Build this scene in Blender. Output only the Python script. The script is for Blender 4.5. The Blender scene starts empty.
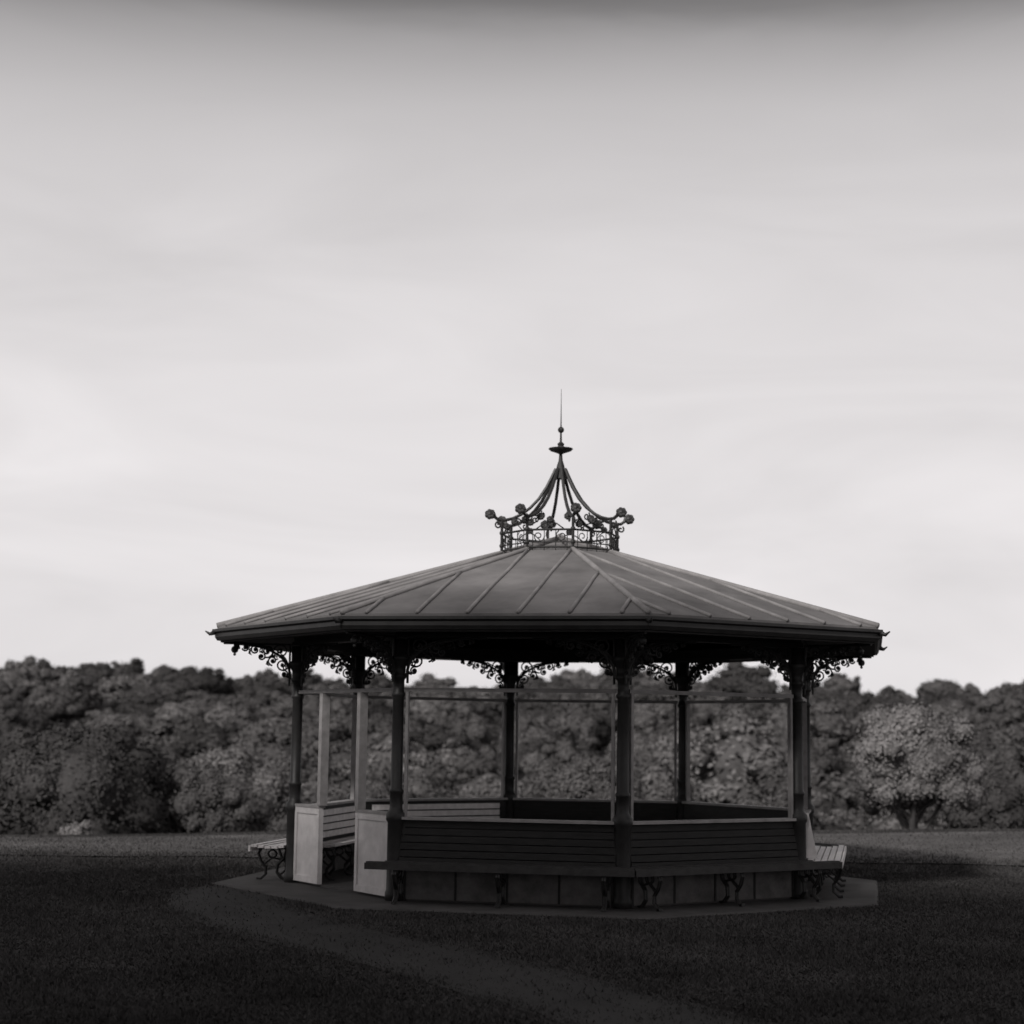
import bpy, math, random
import numpy as np
from mathutils import Vector, Matrix
random.seed(7); rng=np.random.default_rng(11)
sc=bpy.context.scene
sc.view_settings.view_transform='Standard'; sc.view_settings.look='None'; sc.view_settings.exposure=0
W3=(1.0,0.955,0.95)
def g(v): return (v*W3[0],v*W3[1],v*W3[2],1)
# ------------------------------------------------------------ materials
def mat(name,lo,hi=None,scale=4,rough=.7,spec=.3,bump=0,bscale=40,stretch=(1,1,1),metal=0,detail=6,rand=0,island=0,big=0,bdist=.02):
    hi=lo if hi is None else hi
    m=bpy.data.materials.new(name); m.use_nodes=True
    nt=m.node_tree; N=nt.nodes; L=nt.links
    b=N['Principled BSDF']; b.inputs['Roughness'].default_value=rough
    b.inputs['Specular IOR Level'].default_value=spec; b.inputs['Metallic'].default_value=metal
    tc=N.new('ShaderNodeTexCoord'); mp=N.new('ShaderNodeMapping'); mp.inputs['Scale'].default_value=stretch
    L.new(tc.outputs['Object'],mp.inputs[0])
    nz=N.new('ShaderNodeTexNoise'); nz.inputs['Scale'].default_value=scale; nz.inputs['Detail'].default_value=detail; nz.inputs['Roughness'].default_value=.62
    L.new(mp.outputs[0],nz.inputs['Vector'])
    cr=N.new('ShaderNodeValToRGB'); cr.color_ramp.elements[0].position=.32; cr.color_ramp.elements[1].position=.68
    cr.color_ramp.elements[0].color=g(lo); cr.color_ramp.elements[1].color=g(hi)
    L.new(nz.outputs['Fac'],cr.inputs[0]); out=cr.outputs[0]
    def mul(out,src,a,c,f0=0,f1=1):
        mr=N.new('ShaderNodeMapRange'); mr.inputs['From Min'].default_value=f0; mr.inputs['From Max'].default_value=f1
        mr.inputs['To Min'].default_value=a; mr.inputs['To Max'].default_value=c
        L.new(src,mr.inputs['Value'])
        vm=N.new('ShaderNodeVectorMath'); vm.operation='SCALE'
        L.new(out,vm.inputs[0]); L.new(mr.outputs[0],vm.inputs['Scale']); return vm.outputs[0]
    if rand: 
        oi=N.new('ShaderNodeObjectInfo'); out=mul(out,oi.outputs['Random'],1-rand,1+rand)
    if island:
        ge=N.new('ShaderNodeNewGeometry'); out=mul(out,ge.outputs['Random Per Island'],1-island,1+island)
    if big:
        n3=N.new('ShaderNodeTexNoise'); n3.inputs['Scale'].default_value=big; n3.inputs['Detail'].default_value=3
        L.new(mp.outputs[0],n3.inputs['Vector']); out=mul(out,n3.outputs['Fac'],.72,1.28,.3,.7)
    L.new(out,b.inputs['Base Color'])
    if bump:
        n2=N.new('ShaderNodeTexNoise'); n2.inputs['Scale'].default_value=bscale; n2.inputs['Detail'].default_value=5
        L.new(mp.outputs[0],n2.inputs['Vector'])
        bp=N.new('ShaderNodeBump'); bp.inputs['Strength'].default_value=bump; bp.inputs['Distance'].default_value=bdist
        L.new(n2.outputs['Fac'],bp.inputs['Height']); L.new(bp.outputs[0],b.inputs['Normal'])
    return m
M_iron=mat('iron_paint',.012,.024,6,.5,.35,.1)
M_roof=mat('roof_metal',.095,.165,1.3,.75,.2,.25,8,big=.5)
M_roll=mat('roof_roll',.15,.24,3,.75,.2,.1)
M_gut=mat('gutter_paint',.018,.032,5,.5,.35)
M_soff=mat('soffit_boards',.03,.05,5,.8,.2)
M_white=mat('white_paint',.44,.60,5,.55,.3,.1,20)
M_pale=mat('pale_paint',.20,.30,8,.6,.3,.1)
M_dark=mat('dark_boards',.011,.022,5,.65,.25,.2,30,(1,1,6))
M_plinth=mat('plinth_render',.07,.14,5,.85,.2,.3,40)
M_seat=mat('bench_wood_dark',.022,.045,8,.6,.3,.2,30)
M_seatl=mat('bench_wood_sky_lit',.52,.74,10,.5,.4,.2,30)  # same wood as the dark seats, sky sheen painted in as a paler colour
M_lawn=mat('lawn',.034,.060,.55,.95,.1,.8,60,detail=12,big=.12)
M_grass=mat('grass_blade',.038,.066,.6,.85,.08,island=.18,big=.12)
M_path=mat('tarmac_path',.019,.031,1.2,.9,.2,.6,90,detail=10)
M_sunlit=mat('dry_turf_walk',.050,.095,.9,.95,.1,.6,60,detail=12,big=.25)  # lawn colour raised to stand for sun on the grass
M_apron=mat('paving',.05,.09,1.6,.9,.2,.5,60,detail=10)
M_floor=mat('floor',.05,.08,2,.9,.2)
M_leaf=mat('foliage',.072,.112,.9,.85,.05,rand=.45,island=.12,big=1.3)
M_leafd=mat('foliage_dark',.044,.074,.9,.85,.05,rand=.38,island=.12,big=1.3)
M_leafl=mat('foliage_pale',.14,.20,.9,.8,.05,island=.12,big=1.3)
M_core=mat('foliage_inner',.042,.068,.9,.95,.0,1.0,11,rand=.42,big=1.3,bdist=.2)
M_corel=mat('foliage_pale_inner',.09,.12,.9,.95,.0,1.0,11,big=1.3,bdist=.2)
M_bark=mat('bark',.06,.12,4,.9,.1,.5,20)
# ------------------------------------------------------------ mesh builder
class MB:
    def __init__(s): s.v=[]; s.f=[]
    def add(s,vs,fs):
        o=len(s.v); s.v+= [tuple(p) for p in vs]; s.f+=[tuple(i+o for i in f) for f in fs]
    def hexa(s,p): s.add(p,[(0,3,2,1),(4,5,6,7),(0,1,5,4),(1,2,6,5),(2,3,7,6),(3,0,4,7)])
    def tube(s,pts,r,n=6,flat=None):
        pts=[Vector(p) for p in pts]; K=len(pts); vs=[]; prev=None
        for i,p in enumerate(pts):
            t=(pts[min(i+1,K-1)]-pts[max(i-1,0)])
            if t.length<1e-9: t=Vector((0,0,1))
            t.normalize()
            if prev is None:
                a=Vector((0,0,1)) if abs(t.z)<.9 else Vector((1,0,0))
                x=t.cross(a).normalized()
            else:
                x=(prev-t*prev.dot(t)); x=x.normalized() if x.length>1e-6 else t.orthogonal().normalized()
            prev=x; y=t.cross(x)
            rr=r[i] if isinstance(r,(list,tuple)) else r
            for k in range(n):
                a=2*math.pi*k/n; vs.append(p+x*math.cos(a)*rr+y*math.sin(a)*rr)
        fs=[(i*n+k,i*n+(k+1)%n,(i+1)*n+(k+1)%n,(i+1)*n+k) for i in range(K-1) for k in range(n)]
        fs+=[tuple(range(n-1,-1,-1)),tuple((K-1)*n+k for k in range(n))]
        s.add(vs,fs)
    def revolve(s,prof,c,n=16):
        vs=[(c[0]+r*math.cos(2*math.pi*k/n),c[1]+r*math.sin(2*math.pi*k/n),c[2]+z) for r,z in prof for k in range(n)]
        K=len(prof); fs=[(i*n+k,i*n+(k+1)%n,(i+1)*n+(k+1)%n,(i+1)*n+k) for i in range(K-1) for k in range(n)]
        fs+=[tuple(range(n-1,-1,-1)),tuple((K-1)*n+k for k in range(n))]
        s.add(vs,fs)
    def ball(s,c,r,n=10,sq=1):
        s.revolve([(max(1e-4,r*math.sin(math.pi*j/8)),-r*sq*math.cos(math.pi*j/8)) for j in range(9)],c,n)
    def obj(s,name,m,parent=None,smooth=False):
        me=bpy.data.meshes.new(name); me.from_pydata(s.v,[],s.f); me.update()
        me.materials.append(m)
        if smooth: me.shade_smooth()
        o=bpy.data.objects.new(name,me); sc.collection.objects.link(o)
        if parent: o.parent=parent
        return o
def empty(name,loc=(0,0,0)):
    e=bpy.data.objects.new(name,None); e.location=loc; e.empty_display_size=.3; sc.collection.objects.link(e); return e
# ------------------------------------------------------------ octagon helpers
R=3.6; T0=12.3
def th(i): return math.radians(T0+45*(i-2))
def P(i,r,z): a=th(i); return Vector((r*math.sin(a),-r*math.cos(a),z))
def ring(mb,prof,closed=True):
    K=len(prof); vs=[P(i,r,z) for i in range(8) for r,z in prof]; fs=[]
    for i in range(8):
        j=(i+1)%8
        for k in range(K if closed else K-1):
            l=(k+1)%K; fs.append((i*K+k,j*K+k,j*K+l,i*K+l))
    mb.add(vs,fs)
Ls=2*R*math.sin(math.radians(22.5)); TAN=math.tan(math.radians(22.5))
class Side:
    def __init__(s,i):
        s.o=P(i,R,0); e=P(i+1,R,0); s.u=(e-s.o).normalized(); m=math.radians(T0+45*(i-2)+22.5)
        s.n=Vector((math.sin(m),-math.cos(m),0))
    def p(s,a,t,z): return s.o+s.u*a+s.n*t+Vector((0,0,z))
    def box(s,mb,a0,a1,t0,t1,z0,z1,m0=0,m1=0,lean=0):
        f0=lambda t:a0-(t*TAN if m0 else 0); f1=lambda t:a1+(t*TAN if m1 else 0)
        q=[]
        for z,l in ((z0,lean),(z1,0)):
            for (t,f) in ((t0,f0),(t0,f1),(t1,f1),(t1,f0)): q.append(s.p(f(t),t+l,z))
        mb.hexa(q)
band=empty('bandstand')
# roof -----------------------------------------------------------
RE=4.70; ZE=3.40; ZA=4.74; sl=(ZA-ZE)/RE
mb=MB(); ring(mb,[(RE,ZE-.035),(RE,ZE),(2.4,ZE+sl*(RE-2.4)+.012),(.004,ZA),(.004,ZA-.06),(2.4,ZE+sl*(RE-2.4)-.05)]); mb.obj('roof_sheets',M_roof,band)
mb=MB(); ring(mb,[(4.62,3.345),(4.62,3.31),(.01,4.60),(.01,4.63)]); mb.obj('roof_lining',M_soff,band)
mb=MB()
def zr(a):
    r=a/math.cos(math.radians(22.5)); return ZE+sl*(RE-r)
for i in range(8):
    m=math.radians(T0+45*(i-2)+22.5); n=Vector((math.sin(m),-math.cos(m),0)); u=Vector((math.cos(m),math.sin(m),0))
    ae=RE*math.cos(math.radians(22.5))
    for x0 in (-1.5,-.9,-.3,.3,.9,1.5):
        x=x0*1.0
        a0=max(abs(x)/TAN,.72); 
        pts=[n*a+u*(x+random.uniform(-.008,.008))+Vector((0,0,zr(a)+.016)) for a in np.linspace(a0,ae+.01,6)]
        mb.tube(pts,.025,6)
mb.obj('roof_seams',M_roll,band,True)
mb=MB()
for i in range(8): mb.tube([P(i,r,ZE+sl*(RE-r)+.018) for r in (.05,1.2,2.4,3.6,RE+.01)],.036,8)
mb.obj('hip_rolls',M_roll,band,True)
mb=MB(); ring(mb,[(4.66,3.21),(4.70,3.215),(4.73,3.26),(4.73,3.31),(4.77,3.33),(4.77,3.365),(4.71,3.37),(4.66,3.34)]); mb.obj('gutter',M_gut,band)
mb=MB(); ring(mb,[(4.65,3.215),(3.68,3.30),(3.68,3.28),(4.65,3.19)]); mb.obj('soffit',M_soff,band)
mb=MB(); ring(mb,[(R+.07,3.22),(R+.07,3.34),(R-.07,3.34),(R-.07,3.22)]); ring(mb,[(R+.1,3.17),(R+.1,3.216),(R-.1,3.216),(R-.1,3.17)])
for i in range(8): mb.tube([P(i,4.56,3.27),P(i,2.3,3.92),P(i,.1,4.55)],.045,4)
mb.obj('ring_beam',M_iron,band)
mb=MB()
for i in range(8):
    mb.tube([P(i,4.72,3.33),P(i,4.80,3.30),P(i,4.86,3.34)],[.045,.025,.008],6)
    mb.ball(P(i,4.46,3.10),.05); mb.tube([P(i,4.46,3.22),P(i,4.46,3.08)],.018,6); mb.ball(P(i,4.46,3.035),.02)
mb.obj('eave_pendants',M_iron,band,True)
# columns ----------------------------------------------------------
mb=MB()
prof=[(.115,.0),(.115,.12),(.10,.16),(.10,.95),(.12,.98),(.12,1.06),(.085,1.10),(.078,1.14),(.078,1.3),(.088,1.31),(.088,1.34),(.074,1.36),(.068,2.45),(.085,2.47),(.085,2.50),(.068,2.52),(.07,2.66),(.095,2.69),(.095,2.72),(.08,2.74),(.085,2.82),(.13,2.90),(.14,2.94),(.10,2.96),(.10,3.16)]
for i in range(8): mb.revolve(prof,P(i,R,0),14)
mb.obj('columns',M_iron,band,True)
# filigree brackets -------------------------------------------------
def spiral(cx,cy,r,turn,a0,d=1,n=16):
    return [(cx+(r*(1-.8*k/n))*math.cos(a0+d*turn*2*math.pi*k/n),cy+(r*(1-.8*k/n))*math.sin(a0+d*turn*2*math.pi*k/n)) for k in range(n+1)]
def bracket(mb,f,LU,LV,s=1):
    T=lambda pts,r: mb.tube([f(a,b) for a,b in pts],r,5)
    arc=[]
    for k in range(15):
        a=math.pi/2*k/14; c,s_=math.cos(a),math.sin(a); e=.82
        arc.append((LU-(LU-.02)*c**e if c>1e-6 else LU, LV*(1-s_**e)))
    T(arc,.019); T([(.02,.01),(LU,.01)],.014); T([(.03,0),(.03,LV+.08)],.016)
    T([(a*.80+.02,b*.80) for a,b in arc],.009)
    sc_=[(.14,.10,.10),(.31,.10,.085),(.12,.27,.08),(.46,.085,.065),(.09,.39,.05),(.58,.06,.045),(.24,.22,.065),(.69,.045,.032),(.38,.17,.05)]
    for q,(x,y,r) in enumerate(sc_):
        x*=LU/.85; y*=LV/.46; r*=LV/.46
        T(spiral(x,y,r,1.35,q*1.3,1 if q%2 else -1),.012)
        mb.ball(f(x,y),.024,6)
        a=q*2.1; T([(x+r*math.cos(a),y+r*math.sin(a)),(x+r*1.3*math.cos(a+.5),y+r*1.3*math.sin(a+.5)),(x+r*1.25*math.cos(a+1),y+r*1.25*math.sin(a+1))],[.012,.018,.004])
    for k in (3,6,9,11):
        x,y=arc[k]; T(spiral(x+.03,y+.03,.035,1.1,math.pi*.8,-1,8),.010)
mb=MB()
for i in range(8):
    s=Side(i)
    bracket(mb,lambda a,b,s=s:s.p(.08+a,0,3.17-b),1.02,.47)
    bracket(mb,lambda a,b,s=s:s.p(Ls-.08-a,0,3.17-b),1.02,.47)
    bracket(mb,lambda a,b,i=i:P(i,R+.09+a,3.19-b),.92,.48)
mb.obj('bracket_scrolls',M_iron,band)
# walls -------------------------------------------------------------
plin,boards,back,cap,frame,batt=MB(),MB(),MB(),MB(),MB(),MB()
for i in range(1,8):
    s=Side(i); e=.10
    s.box(plin,e,Ls-e,-.05,.02,.05,.46)
    for k in range(5):
        a=e+.02+(Ls-2*e-.05)*k/4; s.box(batt,a,a+.025,.022,.032,.052,.398)
    s.box(batt,e,Ls-e,.022,.05,.40,.45)
    s.box(back,e,Ls-e,-.06,-.02,.462,.985)
    for k in range(6):
        z=.47+k*.086; t=.085-.014*k
        s.box(boards,e-.03,Ls-e+.03,-.015,t,z,z+.074,lean=.012)
    s.box(cap,.08,Ls-.08,-.09,.075,.987,1.02)
for i in range(8):
    s=Side(i)
    if i: 
        for a in (.10,Ls-.135): s.box(frame,a,a+.035,-.03,.03,1.022,2.52)
    s.box(frame,.08,Ls-.08,-.028,.028,2.52,2.565)
plin.obj('plinth_panels',M_plinth,band); batt.obj('plinth_battens',M_dark,band); boards.obj('wall_boards',M_dark,band)
back.obj('wall_backing',M_dark,band); cap.obj('wall_capping',mat('capping_paint',.20,.32,6,.6,.3),band); frame.obj('opening_frames',mat('frame_paint',.18,.28,6,.6,.3),band)
# entrance
s=Side(0); ent=MB(); rim=MB()
for a0,a1 in ((.10,.80),(1.80,2.64)):
    s.box(ent,a0,a1,-.025,.025,.06,1.03)
    s.box(rim,a0,a1,-.05,.05,1.032,1.065)
    for x in (a0,a1-.06): s.box(ent,x,x+.06,.027,.042,.065,1.03)
    for z in (.065,.95): s.box(ent,a0+.062,a1-.062,.027,.040,z,z+.08)
for a in (.76,1.80): s.box(rim,a,a+.085,-.055,.055,1.067,2.518)
ent.obj('entrance_panels',M_white,band); rim.obj('entrance_posts',M_pale,band)
mb=MB(); ring(mb,[(R-.02,.0),(R-.02,.055),(.01,.055),(.01,.0)]); mb.obj('floor',M_floor,band)
# crown & finial ----------------------------------------------------
mb=MB(); rc=.83
for z,r in ((4.55,.013),(4.79,.015),(4.62,.009)):
    mb.tube([P(i,rc,z) for i in range(9)],r,5)
def flower(c,r):
    mb.ball(c,r*.62,8)
    for k in range(7):
        a=k*2*math.pi/7; mb.ball(c+Vector((math.cos(a),math.sin(a)*.6,math.sin(a)))*r*.5,r*.42,6)
for i in range(8):
    mb.tube([P(i,rc,4.46),P(i,rc,4.98)],.023,6); mb.ball(P(i,rc,4.80),.035,8); mb.ball(P(i,rc,4.62),.035,8)
    o=P(i,rc,0); e=P(i+1,rc,0); U=(e-o); LL=U.length; U.normalize()
    f=lambda a,z:o+U*a+Vector((0,0,z))
    for q in range(2):
        x=LL*(q+.5)/2
        mb.tube([f(a,b) for a,b in spiral(x,4.70,.085,1.3,q*2,1 if q%2 else -1,12)],.008,4)
    mb.tube([f(LL*.2,4.80),f(LL*.35,4.87),f(LL*.5,4.90),f(LL*.65,4.87),f(LL*.8,4.80)],.009,4)
    flower(f(LL/2,4.93),.055)
    for q in range(4): mb.tube([f(LL*(q+.5)/4,4.46),f(LL*(q+.5)/4,4.79)],.006,4)
    rib=[(1.02,5.02),(1.04,5.07),(1.0,5.11),(.95,5.08),(.93,5.02),(.88,4.985),(.80,4.98),(.68,5.01),(.56,5.07),(.43,5.17),(.31,5.30),(.20,5.47),(.12,5.63),(.07,5.74)]
    mb.tube([P(i,a,b) for a,b in rib],[.014,.018,.022,.022,.024,.024,.024]+[.024]*7,6)
    flower(P(i,1.0,5.06),.085)
    for (a,b,rr,tt,dd) in ((.60,4.98,.055,1.2,1),(.44,5.06,.06,1.3,-1),(.88,4.93,.05,1.1,-1)):
        mb.tube([P(i,x,y) for x,y in spiral(a,b-.02,rr,tt,1,dd,10)],.012,4)
    flower(P(i,.50,5.01),.06)
mb.revolve([(.09,5.60),(.075,5.66),(.055,5.78),(.03,5.86),(.022,5.95),(.05,5.965),(.15,6.0),(.175,6.025),(.17,6.035),(.06,6.045),(.04,6.07),(.05,6.10),(.016,6.13),(.013,6.25),(.013,6.27)],(0,0,0),14)
mb.ball((0,0,6.30),.045); mb.tube([(0,0,6.33),(0,0,6.5),(0,0,6.89)],[.012,.008,.003],6)
mb.obj('roof_crown',M_iron,band)
mb=MB(); mb.revolve([(.10,4.70),(.07,4.78),(.02,4.82)],(0,0,0),8); mb.obj('roof_cap',M_roll,band)
# benches ------------------------------------------------------------
def bench(i,m,inside=False,ends=(1,1),n=4):
    b=empty('park_bench'); s=Side(i); sg=-1 if inside else 1
    seat,legs=MB(),MB()
    base=.12 if not inside else .10
    for k in range(5):
        t0=base+k*.083; t1=t0+.068
        z=.475+(.012 if k==4 else 0)-(.01 if k in(1,2) else 0)
        if inside: s.box(seat,.25,Ls-.25,-t1,-t0,z,z+.032)
        else: s.box(seat,.004,Ls-.004,t0,t1,z,z+.032,ends[0],ends[1])
    if inside:
        for k in range(4): s.box(seat,.25,Ls-.25,-.12,-.09,.56+k*.1,.64+k*.1)
    else: s.box(seat,.01,Ls-.01,base+.41,base+.435,.43,.506,ends[0],ends[1])
    for q in range(n):
        a=.14+(Ls-.28)*q/(n-1)
        f=lambda t,z,d=0:s.p(a+d,sg*t,z)
        for d in (-.014,.014):
            T=lambda pts,r=.017:legs.tube([f(t,z,d) for t,z in pts],r,5)
            T([(.10,.46),(.30,.455),(.53,.455)])
            T([(.50,.455),(.54,.38),(.50,.28),(.43,.20),(.43,.11),(.50,.05),(.55,.055)])
            T([(.14,.455),(.17,.33),(.26,.24),(.27,.14),(.20,.06),(.14,.055)])
            T([(.20,.30),(.34,.33),(.46,.24)],.012)
            T([(.34+.06*math.cos(w),.38+.05*math.sin(w)) for w in np.linspace(0,6.28,11)],.010)
    if i==3:
        e=MB(); q=[]
        for z,t1 in ((.52,.24),(1.08,.13)):
            for (t,a) in ((.10,.05),(.10,.09),(t1,.09),(t1,.05)): q.append(s.p(a,t,z))
        e.hexa(q); e.obj('end_board',M_white,b)
    seat.obj('seat_slats',m,b); legs.obj('iron_legs',M_iron,b)
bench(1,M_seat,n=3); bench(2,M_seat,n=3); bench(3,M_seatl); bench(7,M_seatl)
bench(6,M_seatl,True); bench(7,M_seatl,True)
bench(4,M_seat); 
# ------------------------------------------------------------ terrain
def sstep(x,a,b):
    t=np.clip((x-a)/(b-a),0,1); return t*t*(3-2*t)
PX=[-400,8,12,16,21,30,40,60,90,130,180,280,400,460,650,1500,5000]
PZ=[0,0,0,-.30,-1.1,-2.8,-4.5,-8,-11,-11,-7.8,-1.0,6.3,4,-12,-30,-30]
def height(x,y):
    x=np.asarray(x,float); y=np.asarray(y,float)
    z=np.interp(y,PX,PZ)
    z=z+.018*np.clip(x,-25,25)*sstep(y,3,12)
    k=sstep(y,90,260)
    z=z+k*(1.0*np.sin(x*.042+1)+.7*np.sin(x*.10+y*.017)+.3*np.sin(x*.23-y*.02)) + 1.9*sstep(-x,45,75)*k*sstep(135+x,0,30)
    z=z+.03*np.sin(x*.5+y*.3)*sstep(y,5,12)*sstep(-y,-30,-12)
    return z
xs=np.unique(np.concatenate([np.arange(-40,40.1,1.0),np.arange(-200,200,8.),np.arange(-3000,3001,150.)]))
ys=np.unique(np.concatenate([np.arange(-30,60,1.0),np.arange(60,500,6.),np.arange(-300,-30,15.),np.arange(500,4001,120.)]))
def sheet(xs,ys,hf):
    X,Y=np.meshgrid(xs,ys); 
    Y=hf(X,Y) if hf else Y
    V=np.stack([X,Y,height(X,Y)],-1).reshape(-1,3); nx=len(xs); ny=len(ys)
    idx=np.arange(nx*ny).reshape(ny,nx)
    F=np.stack([idx[:-1,:-1],idx[:-1,1:],idx[1:,1:],idx[1:,:-1]],-1).reshape(-1,4)
    return V,F
V,F=sheet(xs,ys,None)
def fastmesh(name,V,F,mats,mi=None):
    me=bpy.data.meshes.new(name); k=F.shape[1]
    me.vertices.add(len(V)); me.vertices.foreach_set('co',np.ascontiguousarray(V,dtype=np.float32).ravel())
    me.loops.add(F.size); me.loops.foreach_set('vertex_index',np.ascontiguousarray(F,dtype=np.int32).ravel())
    me.polygons.add(len(F)); me.polygons.foreach_set('loop_start',np.arange(0,F.size,k,dtype=np.int32))
    for m in mats: me.materials.append(m)
    if mi is not None: me.polygons.foreach_set('material_index',mi.astype(np.int32))
    me.update(calc_edges=True); me.validate(); return me
me=fastmesh('lawn_ground',V,F,[M_lawn]); me.shade_smooth()
o=bpy.data.objects.new('lawn_ground',me); sc.collection.objects.link(o)
# lawn strip along the top of the bank, sunlight put into its paler colour
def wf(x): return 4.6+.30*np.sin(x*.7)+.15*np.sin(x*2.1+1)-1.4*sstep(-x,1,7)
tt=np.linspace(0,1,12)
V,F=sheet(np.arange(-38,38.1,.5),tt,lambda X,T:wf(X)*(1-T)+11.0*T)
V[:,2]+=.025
o=bpy.data.objects.new('dry_turf_walk',fastmesh('dry_turf_walk',V,F,[M_sunlit])); sc.collection.objects.link(o)  # lawn strip with sunlight painted in
# apron
mb=MB(); ring(mb,[(4.66,-.05),(4.66,.012),(4.62,.028),(.01,.028),(.01,-.05)]); mb.obj('paved_apron',M_apron)
# path
pc=[(-4.1,-1.6),(-4.0,-3.0),(-3.4,-4.7),(-2.5,-6.3),(-1.1,-8.2),(.7,-11.2),(3,-15),(6,-21),(9,-30)]
def cr(p,n=8):
    out=[]
    for i in range(len(p)-1):
        a,b,c,d=[np.array(p[max(0,min(len(p)-1,j))],float) for j in (i-1,i,i+1,i+2)]
        for k in range(n):
            t=k/n; out.append(.5*((2*b)+(-a+c)*t+(2*a-5*b+4*c-d)*t*t+(-a+3*b-3*c+d)*t**3))
    out.append(np.array(p[-1],float)); return np.array(out)
pp=cr(pc); mb=MB(); vs=[]; 
for k,p in enumerate(pp):
    t=pp[min(k+1,len(pp)-1)]-pp[max(k-1,0)]; t/=np.linalg.norm(t); n=np.array([-t[1],t[0]])
    for w in (-.68-.06*random.random(),0,.68+.06*random.random()):
        q=p+n*w; vs.append((q[0],q[1],float(height(q[0],q[1]))+.008))
mb.add(vs,[(3*k+j,3*k+3+j,3*k+4+j,3*k+1+j) for k in range(len(pp)-1) for j in (0,1)]); mb.obj('tarmac_path',M_path)
# grass blades
n=480000
d=12+ (rng.random(n)**1.15)*26; x=(rng.random(n)*2-1)*(.34*d+1); y=d-24
dm=np.min(np.hypot(x[:,None]-pp[None,:,0],y[:,None]-pp[None,:,1]),1); keep=(dm>.45+.35*rng.random(n))|(rng.random(n)<.10)
mx=np.full(n,-9.)
for i in range(8):
    m=math.radians(T0+45*(i-2)+22.5); mx=np.maximum(mx,x*math.sin(m)-y*math.cos(m))
keep&=mx>4.66*math.cos(math.radians(22.5))+.0
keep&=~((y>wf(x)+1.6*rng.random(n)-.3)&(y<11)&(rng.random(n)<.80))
x,y=x[keep],y[keep]; n=len(x)
z=height(x,y); a=rng.random(n)*math.pi; h=.016+.024*rng.random(n)*(1+.6*np.sin(x*3+1)*np.sin(y*2.3)); w=.008+.008*rng.random(n)
lx=rng.normal(0,.02,n); ly=rng.normal(0,.02,n)
A=np.stack([x-np.cos(a)*w,y-np.sin(a)*w,z-.004],-1); B=np.stack([x+np.cos(a)*w,y+np.sin(a)*w,z-.004],-1); C=np.stack([x+lx,y+ly,z+h],-1)
V=np.stack([A,B,C],1).reshape(-1,3)
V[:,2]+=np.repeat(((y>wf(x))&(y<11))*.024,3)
F=np.arange(3*n).reshape(-1,3)
o=bpy.data.objects.new('grass',fastmesh('grass',V,F,[M_grass])); sc.collection.objects.link(o)
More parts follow.
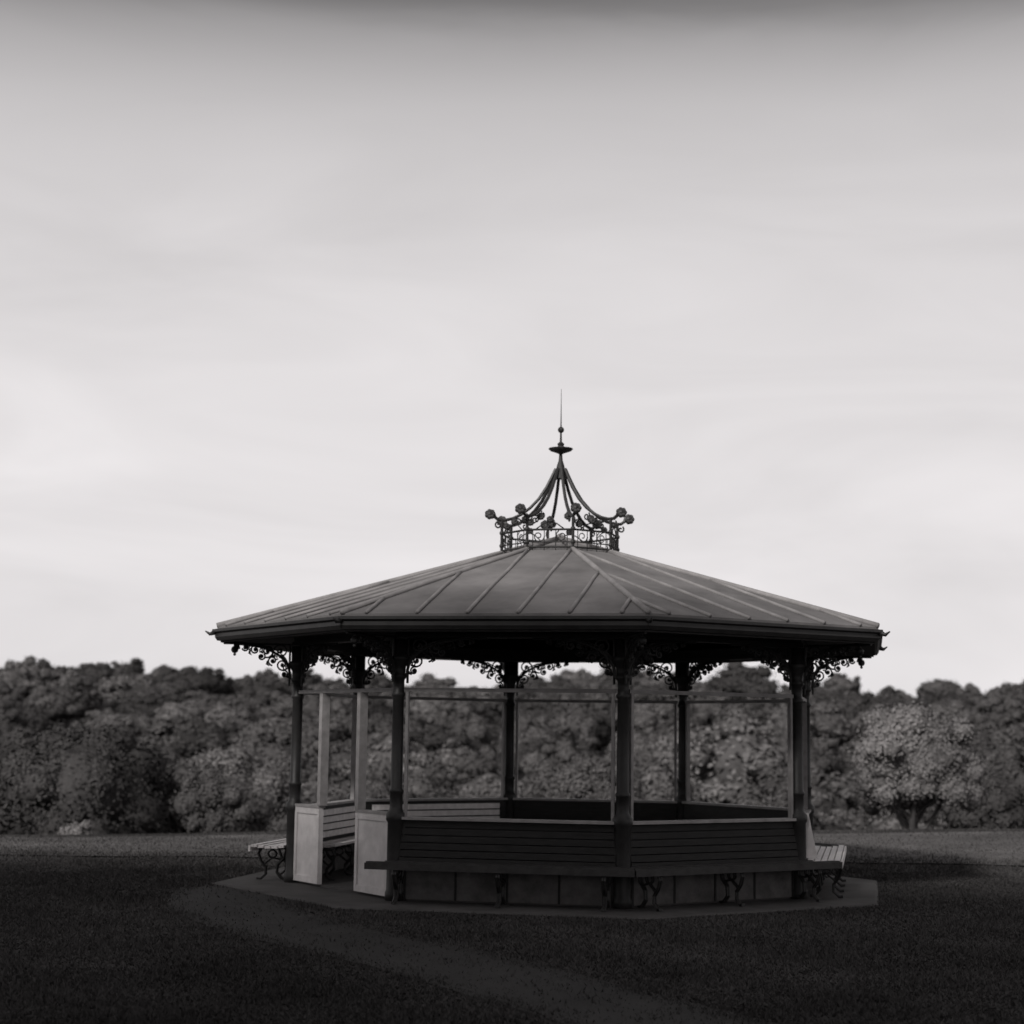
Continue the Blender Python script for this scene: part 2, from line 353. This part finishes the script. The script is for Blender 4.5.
# ------------------------------------------------------------ trees
def ico(sub=2):
    import bmesh
    b=bmesh.new(); bmesh.ops.create_icosphere(b,subdivisions=sub,radius=1)
    v=np.array([q.co[:] for q in b.verts]); f=np.array([[q.index for q in p.verts] for p in b.faces]); b.free(); return v,f
IV,IF=ico(2)
def tree_mesh(name,seed,leaves,ls,leafmat,nl=16,asp=1.0,trunk=True,rnd=.40,core=None):
    r=np.random.default_rng(seed)
    L=[]
    for k in range(5):
        a=k*2*math.pi/5+r.random(); q=(math.cos(a)*.30,math.sin(a)*.30,r.uniform(-.22,.28)*asp)
        L.append((q[0],q[1],q[2]+1.75,r.uniform(.44,.56)))
    for k in range(nl*3):
        dv=r.normal(size=3); dv/=np.linalg.norm(dv)
        if dv[2]<-.5: dv[2]*=.4
        q=dv*r.uniform(.60,.88)*(1+.10*math.sin(dv[0]*4+seed)+.08*math.sin(dv[1]*5)); q[2]*=asp
        L.append((q[0],q[1],q[2]+1.75,r.uniform(.11,.25)))
    L=np.array(L); Vv=[];Ff=[];Mi=[];Nn=[]; off=0
    for c in L:
        nv=IV*(c[3]*.88)*(1+.14*np.sin(IV[:,[0]]*6+c[0]*9)+.12*np.sin(IV[:,[2]]*8+c[1]*5))+c[:3]
        Vv.append(nv); t=np.concatenate([IF,IF[:,[2]]],1)+off; Ff.append(t); Mi.append(np.zeros(len(t))); off+=len(nv); Nn.append(IV.copy())
    wt=L[:,3]**2; wt[:5]*=.5; wt/=wt.sum(); ch=r.choice(len(L),leaves,p=wt)
    dv=r.normal(size=(leaves,3)); dv[:,2]+=.25; dv/=np.linalg.norm(dv,axis=1)[:,None]
    c=L[ch]; lump=1+.18*np.sin(dv[:,0]*8+c[:,0]*20)*np.sin(dv[:,2]*8+c[:,1]*20)+.10*np.sin(dv[:,1]*15+c[:,2]*9)
    pos=c[:,:3]+dv*(c[:,3]*(r.uniform(.86,1.24,leaves))*lump)[:,None]
    dd=np.linalg.norm(pos[:,None,:]-L[None,:,:3],axis=2)/L[None,:,3]
    ok=dd.min(1)>.80; pos=pos[ok]; dv=dv[ok]; n=len(pos)
    nn=dv+r.normal(size=(n,3))*rnd+np.array([0,0,.1]); nn/=np.linalg.norm(nn,axis=1)[:,None]
    t1=np.cross(nn,r.normal(size=(n,3))); t1/=np.linalg.norm(t1,axis=1)[:,None]; t2=np.cross(nn,t1)
    sz=(ls*r.uniform(.6,1.4,n))[:,None]
    q=np.stack([pos-t1*sz,pos+t2*sz*.65,pos+t1*sz,pos-t2*sz*.65],1).reshape(-1,3)
    Vv.append(q); Ff.append(np.arange(4*n).reshape(-1,4)[:,::-1]+off); Mi.append(np.ones(n)); off+=4*n
    cen=pos-np.array([0,0,1.55]); cen/=np.linalg.norm(cen,axis=1)[:,None]
    sn=dv*.45+cen*.75+r.normal(size=(n,3))*.14+np.array([0,0,.08]); sn/=np.linalg.norm(sn,axis=1)[:,None]
    Nn.append(np.repeat(sn,4,0))
    if trunk:
        m=MB(); m.tube([(0,0,-.3),(.01,0,.3),(.03,.02,.9),(0,.03,1.6)],[.11,.085,.07,.03],8)
        for k in range(7):
            a=k*2.4; q=Vector((math.cos(a)*.6,math.sin(a)*.6,1.5+.25*r.random())); m.tube([(0.02,.01,.65+.08*k),q*.5+Vector((0,0,.35+.03*k)),q],[.04,.026,.01],5)
        fv=np.array(m.v); fq=np.array([f for f in m.f if len(f)==4])
        Vv.append(fv); Ff.append(fq+off); Mi.append(np.full(len(fq),2)); Nn.append(np.zeros((len(fv),3)))
    V=np.concatenate(Vv); F=np.concatenate(Ff); NV=np.concatenate(Nn)
    me=bpy.data.meshes.new(name); k=[ (tuple(f[:3]) if f[2]==f[3] else tuple(f)) for f in F.tolist()]
    me.from_pydata(V.tolist(),[],k); 
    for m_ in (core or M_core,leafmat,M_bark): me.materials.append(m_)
    me.polygons.foreach_set('material_index',np.concatenate(Mi).astype(np.int32)); me.update()
    me.shade_smooth(); me.normals_split_custom_set_from_vertices(NV.tolist()); return me
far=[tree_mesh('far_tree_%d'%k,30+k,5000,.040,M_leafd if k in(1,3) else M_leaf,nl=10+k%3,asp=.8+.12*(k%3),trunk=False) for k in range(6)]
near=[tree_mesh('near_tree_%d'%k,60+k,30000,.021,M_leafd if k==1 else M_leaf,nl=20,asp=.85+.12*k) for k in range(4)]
def inst(me,x,y,rad,parent=None,name='tree',ztop=None,zs=1,dz=0):
    z0=float(height(x,y)); s=rad
    o=bpy.data.objects.new(name,me); sc.collection.objects.link(o)
    sz=s*zs
    z=z0-.1+dz if ztop is None else ztop-2.75*sz
    o.location=(x,y,z); o.scale=(s,s,sz); o.rotation_euler=(0,0,random.random()*6.28)
    if parent: o.parent=parent
    return o
wood=empty('distant_woodland'); cnt=0
y=86.
while y<425:
    sp=6.6+ (y-84)*.011; hw=(y+24)*.33+10; x=-hw
    while x<hw:
        xx=x+random.uniform(-2.8,2.8); yy=y+random.uniform(-3,3)
        q=1 if y>300 else 0
        big=random.random()<.16
        rad=random.uniform(2.5+.5*q,4.6-.5*q)*(1.35 if big else 1)*(1+(y-84)*.0008)
        ridge=1 if y>370 and xx<-38 else 0
        inst(far[random.choice((1,3))] if ridge else random.choice(far),xx,yy,rad,wood,'woodland_tree',zs=random.uniform(.75,1.0)*(1-(y-84)*.0006)*(.85 if big else 1),dz=random.uniform(-1.6,.8)); cnt+=1
        x+=sp*random.uniform(.7,1.3)
    y+=sp*(1.0 if y<140 else 1.2)
for yy,x0,x1,step,top in ((46,-26,26,6.2,-1.9),(56,-32,32,6.6,-.8),(68,-36,36,7,-.2)):
    x=x0
    while x<x1:
        if not(yy<60 and 9<x<17) and random.random()<.85: inst(random.choice(near),x+random.uniform(-1.5,1.5),yy+random.uniform(-3,3),random.uniform(2.6,4.3),wood,'belt_tree',ztop=top+random.uniform(-1.8,1.8)); cnt+=1
        x+=step*random.uniform(.75,1.3)
for x,y_,r_,tp in ((-17.5,40,3.4,2.5),(-21,44,3.6,2.4),(-13.5,43,2.6,1.0),(17.5,47,2.4,1.2)):
    inst(near[1],x,y_,r_,wood,'belt_tree',ztop=tp)
pal=tree_mesh('pale_tree_mesh',91,40000,.018,M_leafl,nl=22,asp=1.05,core=M_corel)
o=inst(pal,12.2,36,2.5,None,'lime_tree',ztop=3.3,zs=.97)
sh=tree_mesh('shrub_mesh',95,6000,.05,M_leafl,nl=10,asp=1.2,trunk=False,core=M_corel)
o=inst(sh,-15,30,.6,None,'shrub',ztop=-.9)
# park trees behind the viewpoint that shade the foreground lawn
for k in range(6):
    inst(near[k%4],-6.5-6.2*k,-28.5-1.0*(k%2),6.3,None,'park_tree',zs=1.22)
    inst(near[(k+1)%4],2-7*k,-38-.8*(k%2),6.8,None,'park_tree',zs=1.25)
inst(near[2],-1.5,-32,5.6,None,'park_tree',zs=1.3)
# ------------------------------------------------------------ light, world
EL=math.radians(32); AZ=math.atan2(-.45,-.89)
sd=Vector((math.sin(AZ)*math.cos(EL),math.cos(AZ)*math.cos(EL),math.sin(EL)))
ld=bpy.data.lights.new('sun','SUN'); ld.energy=4.0; ld.angle=math.radians(6); ld.color=(1,.975,.95)
lo=bpy.data.objects.new('sun',ld); sc.collection.objects.link(lo); lo.rotation_euler=sd.to_track_quat('Z','Y').to_euler(); lo.location=(-30,-50,40)
w=bpy.data.worlds.new('World'); sc.world=w; w.use_nodes=True; nt=w.node_tree; N=nt.nodes; L=nt.links
bg=N['Background']; sky=N.new('ShaderNodeTexSky'); sky.sky_type='NISHITA'; sky.sun_disc=False; sky.sun_elevation=EL; sky.sun_rotation=AZ
sky.dust_density=2.5; sky.air_density=1.0
bw=N.new('ShaderNodeRGBToBW'); L.new(sky.outputs[0],bw.inputs[0])
tc=N.new('ShaderNodeTexCoord'); sep=N.new('ShaderNodeSeparateXYZ'); L.new(tc.outputs['Generated'],sep.inputs[0])
mp=N.new('ShaderNodeMapping'); mp.inputs['Scale'].default_value=(2.2,2.2,10); mp.inputs['Rotation'].default_value=(.08,.16,0); L.new(tc.outputs['Generated'],mp.inputs[0])
nz=N.new('ShaderNodeTexNoise'); nz.inputs['Scale'].default_value=1.6; nz.inputs['Detail'].default_value=6; nz.inputs['Roughness'].default_value=.5; nz.inputs['Distortion'].default_value=.7; L.new(mp.outputs[0],nz.inputs['Vector'])
cm=N.new('ShaderNodeMapRange'); cm.inputs['From Min'].default_value=.3; cm.inputs['From Max'].default_value=.7; cm.inputs['To Min'].default_value=.92; cm.inputs['To Max'].default_value=1.09; L.new(nz.outputs['Fac'],cm.inputs['Value'])
gn=N.new('ShaderNodeMath'); gn.operation='MULTIPLY'; gn.inputs[1].default_value=2.3; L.new(bw.outputs[0],gn.inputs[0])
sm=N.new('ShaderNodeMath'); sm.operation='SMOOTH_MIN'; sm.inputs[1].default_value=5.2; sm.inputs[2].default_value=1.6; L.new(gn.outputs[0],sm.inputs[0])
ad=N.new('ShaderNodeMath'); ad.operation='MULTIPLY_ADD'; ad.inputs[1].default_value=.06; L.new(nz.outputs['Fac'],ad.inputs[0]); L.new(sep.outputs['Z'],ad.inputs[2])
dk=N.new('ShaderNodeValToRGB'); els=dk.color_ramp.elements; dk.color_ramp.interpolation='B_SPLINE'
stops=[(.19,1),(.26,.93),(.33,.83),(.38,.72),(.415,.50),(.44,.20),(.51,.18),(.62,.85),(1,.9)]
els[0].position,els[0].color=stops[0][0],(1,1,1,1); els[1].position=1; els[1].color=(.9,.9,.9,1)
for p_,v_ in stops[1:-1]:
    e=els.new(p_); e.color=(v_,v_,v_,1)
L.new(ad.outputs[0],dk.inputs[0])
m1=N.new('ShaderNodeMath'); m1.operation='MULTIPLY'; L.new(sm.outputs[0],m1.inputs[0]); L.new(cm.outputs[0],m1.inputs[1])
m2=N.new('ShaderNodeMath'); m2.operation='MULTIPLY'; L.new(m1.outputs[0],m2.inputs[0]); L.new(dk.outputs[0],m2.inputs[1])
cc=N.new('ShaderNodeCombineColor'); 
for k,t in enumerate((1,.965,.975)):
    q=N.new('ShaderNodeMath'); q.operation='MULTIPLY'; q.inputs[1].default_value=t; L.new(m2.outputs[0],q.inputs[0]); L.new(q.outputs[0],cc.inputs[k])
L.new(cc.outputs[0],bg.inputs['Color']); bg.inputs['Strength'].default_value=.15
# ------------------------------------------------------------ camera
cd=bpy.data.cameras.new('camera'); cd.lens=60.4; cd.sensor_width=36; cd.clip_end=8000
cd.dof.use_dof=True; cd.dof.focus_distance=17.5; cd.dof.aperture_fstop=1.5
co=bpy.data.objects.new('camera',cd); sc.collection.objects.link(co); sc.camera=co
co.matrix_world=Matrix.Translation((0,-24,2.05))@Matrix.Rotation(math.radians(1.62),4,'Z')@Matrix.Rotation(math.radians(90+7.29),4,'X')@Matrix.Rotation(math.radians(.75),4,'Z')
print('trees',cnt)
